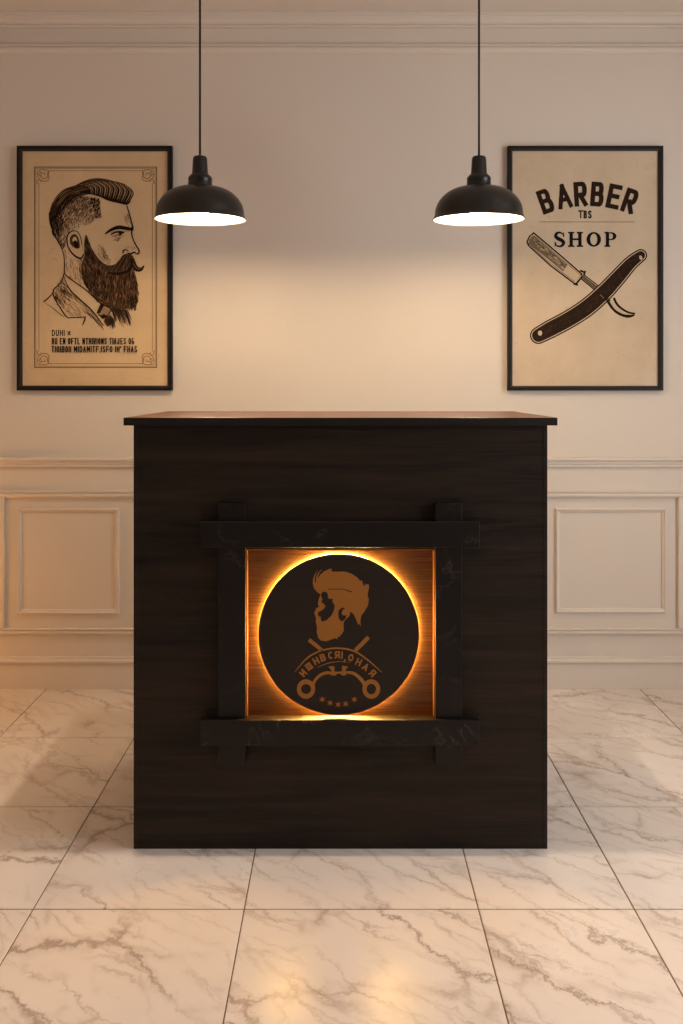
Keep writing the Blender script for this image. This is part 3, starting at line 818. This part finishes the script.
# blade
bl = [(66,316),(196,425),(314,528),(276,584),(150,490),(38,388),(28,366),(42,336)]
sh.poly(bl, mi=0)
def inset(pts, d):
    c = Vector((sum(p[0] for p in pts)/len(pts), sum(p[1] for p in pts)/len(pts)))
    out = []
    for i in range(len(pts)):
        a, b, c_ = Vector(pts[i-1]), Vector(pts[i]), Vector(pts[(i+1) % len(pts)])
        n1 = (b-a).normalized(); n2 = (c_-b).normalized()
        k1 = Vector((-n1.y, n1.x)); k2 = Vector((-n2.y, n2.x)); m_ = (k1+k2).normalized()
        s_ = d/max(.4, m_.dot(k1)); out.append(tuple(b+m_*s_))
    return out
sh.poly(inset(bl, 7.5), mi=2)
sh.poly([(66,333),(237,482),(214,515),(130,446),(42,377),(40,362),(50,344)], mi=3)
rnd = random.Random(5)
for i in range(150):
    t_ = rnd.random(); s_ = rnd.random()
    a = Vector((64,340)).lerp(Vector((226,480)), t_); b = Vector((44,368)).lerp(Vector((206,506)), t_)
    p = a.lerp(b, s_*.8); L = rnd.uniform(8, 22)
    sh.stroke([tuple(p), (p.x+L*.76, p.y+L*.65)], rnd.uniform(1.4,2.6), 1 if rnd.random() < .55 else 2, taper='both')
sh.stroke([(38,372),(150,474),(274,566)], 2.4, 0, sm=4); sh.stroke([(72,336),(300,532)], 2.0, 1, sm=0)
sh.stroke([(312,536),(278,578)], 13, 0, sm=0); sh.stroke([(306,536),(276,572)], 4, 2, sm=0)
sh.stroke([(300,510),(326,522)], 10, 0, sm=0); sh.stroke([(326,512),(318,536)], 10, 0, sm=0); sh.stroke([(266,578),(290,584)], 8, 0, sm=0)
# shank
sh.stroke([(312,542),(360,580),(412,622)], [30,32,38], 0, sm=4)
sh.stroke([(314,544),(360,580),(412,622)], [20,22,26], 3, sm=4)
sh.stroke([(318,542),(360,574),(412,614)], 3.5, 0, sm=4); sh.stroke([(316,550),(356,584),(400,620)], 3, 1, sm=4); sh.stroke([(322,540),(410,606)], 2, 2, sm=0)
# tail
sh.stroke([(436,660),(462,698),(496,726),(540,741),(574,735)], [13,15,17,16,8], 0, sm=6)
sh.stroke([(470,648),(486,680),(512,704),(545,722),(578,728)], [12,12,11,10,8], 0, sm=6)
sh.stroke([(456,660),(480,700),(520,726),(560,732)], [18,14,9,2], 2, sm=6)
# handle
hp = [(86,840),(150,812),(235,772),(330,712),(425,628),(500,540),(560,470),(604,440)]
def hwid(d): return [84-d*2, 88-d*2, 88-d*2, 90-d*2, 92-d*2, 88-d*2, 80-d*2, 72-d*2]
hp = [(90,838),(150,806),(240,758),(330,700),(415,626),(490,546),(555,474),(606,434)]
for d, mi in ((0, 0), (6.5, 2), (10.5, 4)):
    w = [86, 94, 94, 95, 93, 85, 75, 64]; w = [x-2*d for x in w]
    sh.stroke(hp, w, mi, sm=8)
    sh.disc(hp[0][0], hp[0][1], 1, 1, mi)
    sh.disc(*hp[0], w[0]/2, w[0]/2, mi, 32); sh.disc(*hp[-1], w[-1]/2, w[-1]/2, mi, 32)
for i in range(190):
    t_ = rnd.random(); k = t_*(len(hp)-1); a = int(min(k, len(hp)-2)); p = Vector(hp[a]).lerp(Vector(hp[a+1]), k-a)
    d_ = (Vector(hp[a+1])-Vector(hp[a])).normalized(); nn = Vector((-d_.y, d_.x))*rnd.uniform(-24, 24)*(1-.3*t_)
    p = p+nn; L = rnd.uniform(6, 20)
    sh.stroke([tuple(p), tuple(p+d_*L)], rnd.uniform(1.4, 2.6), 1 if rnd.random() < .6 else 0, taper='both')
sh.stroke([(396,628),(420,650)], 12, 0, sm=0); sh.stroke([(400,632),(420,650)], 5, 3, sm=0)
sh.stroke([(422,636),(452,664)], 6, 0, sm=0); sh.stroke([(426,652),(444,668)], 9, 0, sm=0)
sh.disc(99, 827, 15, 17, 0); sh.disc(98, 826, 11, 13, 2); sh.disc(606, 446, 10, 15, 0, rot=-.4); sh.disc(606, 446, 7.5, 12, 2, rot=-.4)
sh.done('razor_drawing', [M['ink'], M['ink2'], M['cream'], M['blade'], M['handle']], prR)

# ------------------------------------------------------------------ light
def area(name, loc, rot, sx, sy, power, col, spread=180):
    d = bpy.data.lights.new(name, 'AREA'); d.shape = 'RECTANGLE'; d.size = sx; d.size_y = sy
    d.energy = power; d.color = col; d.spread = math.radians(spread)
    o = bpy.data.objects.new(name, d); C.objects.link(o); o.location = loc; o.rotation_euler = rot; return o
# daylight arriving through the side window
area('window_daylight', (XR+.2, (wy0+wy1)/2, (wz0+wz1)/2), (0, PI/2, 0), wz1-wz0, wy1-wy0, 54, (.95,.98,1.0))
# unseen spots added to light the floor; centre one deduced from its shadow edge
for i, (x, y) in enumerate(((0, 2.30), (-.8, .5), (.8, .5))):
    t = thing('unseen_ceiling_spot', ('unseen ceiling spotlight, deduced from the floor shadow, directly above the front edge of the counter', 'left unseen ceiling spotlight added over the open marble floor', 'right unseen ceiling spotlight added over the open marble floor')[i], 'spotlight', (x, y, ZC-.0008), 'unseen ceiling spotlights')
    bm = bmesh.new(); add_lathe(bm, [(.036, 0), (.05, 0), (.05, -.004), (.047, -.006), (.039, -.005), (.036, -.001)], 48); link('ring', bm, M['white_enamel'], t)
    bm = bmesh.new(); add_lathe(bm, [(0, -.0005), (.0355, -.0005), (.0355, -.0025), (0, -.0025)], 48); link('lens', bm, M['unseen_lens'], t)
    d = bpy.data.lights.new('unseen_spot_beam', 'SPOT'); d.energy = (92, 18, 18)[i]; d.color = (1.0,.80,.62); d.spot_size = math.radians((66, 70, 70)[i]); d.spot_blend = (.7, .9, .9)[i]; d.shadow_soft_size = .03
    o = bpy.data.objects.new('unseen_spot_beam', d); C.objects.link(o); o.location = (x, y, ZC-.03)
# amber globe added outside the frame to warm the left wall and floor
t = thing('added_globe_lamp', 'unseen amber globe added on the floor to warm the left wall', 'lamp', (-1.85, 3.2, 0))
bm = bmesh.new(); add_lathe(bm, [(0, .0), (.09, .0), (.095, .006), (.09, .014), (.03, .022), (.018, .04), (.016, .30), (.035, .315), (.035, .33), (0, .33)], 40); link('stand', bm, M['black_metal'], t)
bm = bmesh.new(); add_lathe(bm, [(0, .331), (.03, .331)] + [(.1*math.sin(a), .43-.1*math.cos(a)) for a in [PI*(k+5)/24 for k in range(19)]] + [(0, .53)], 40); link('globe', bm, M['amber'], t)
w = bpy.data.worlds.new('room_light'); bpy.context.scene.world = w; w.use_nodes = True
bg = w.node_tree.nodes['Background']; bg.inputs['Color'].default_value = (1.0,.76,.58,1); bg.inputs['Strength'].default_value = .13

# ------------------------------------------------------------------ camera
cam = bpy.data.cameras.new('camera'); co = bpy.data.objects.new('camera', cam); C.objects.link(co)
co.location = (0, 0, H); co.rotation_euler = (PI/2, 0, 0)
cam.sensor_fit = 'VERTICAL'; cam.sensor_height = 36; cam.lens = F/1024*36; cam.shift_y = -(512-HY)/1024
cam.clip_start = .05
sc = bpy.context.scene; sc.camera = co
sc.view_settings.view_transform = 'Standard'; sc.view_settings.look = 'None'
sc.view_settings.gamma = 1; sc.view_settings.use_curve_mapping = False
sc.view_settings.exposure = 0
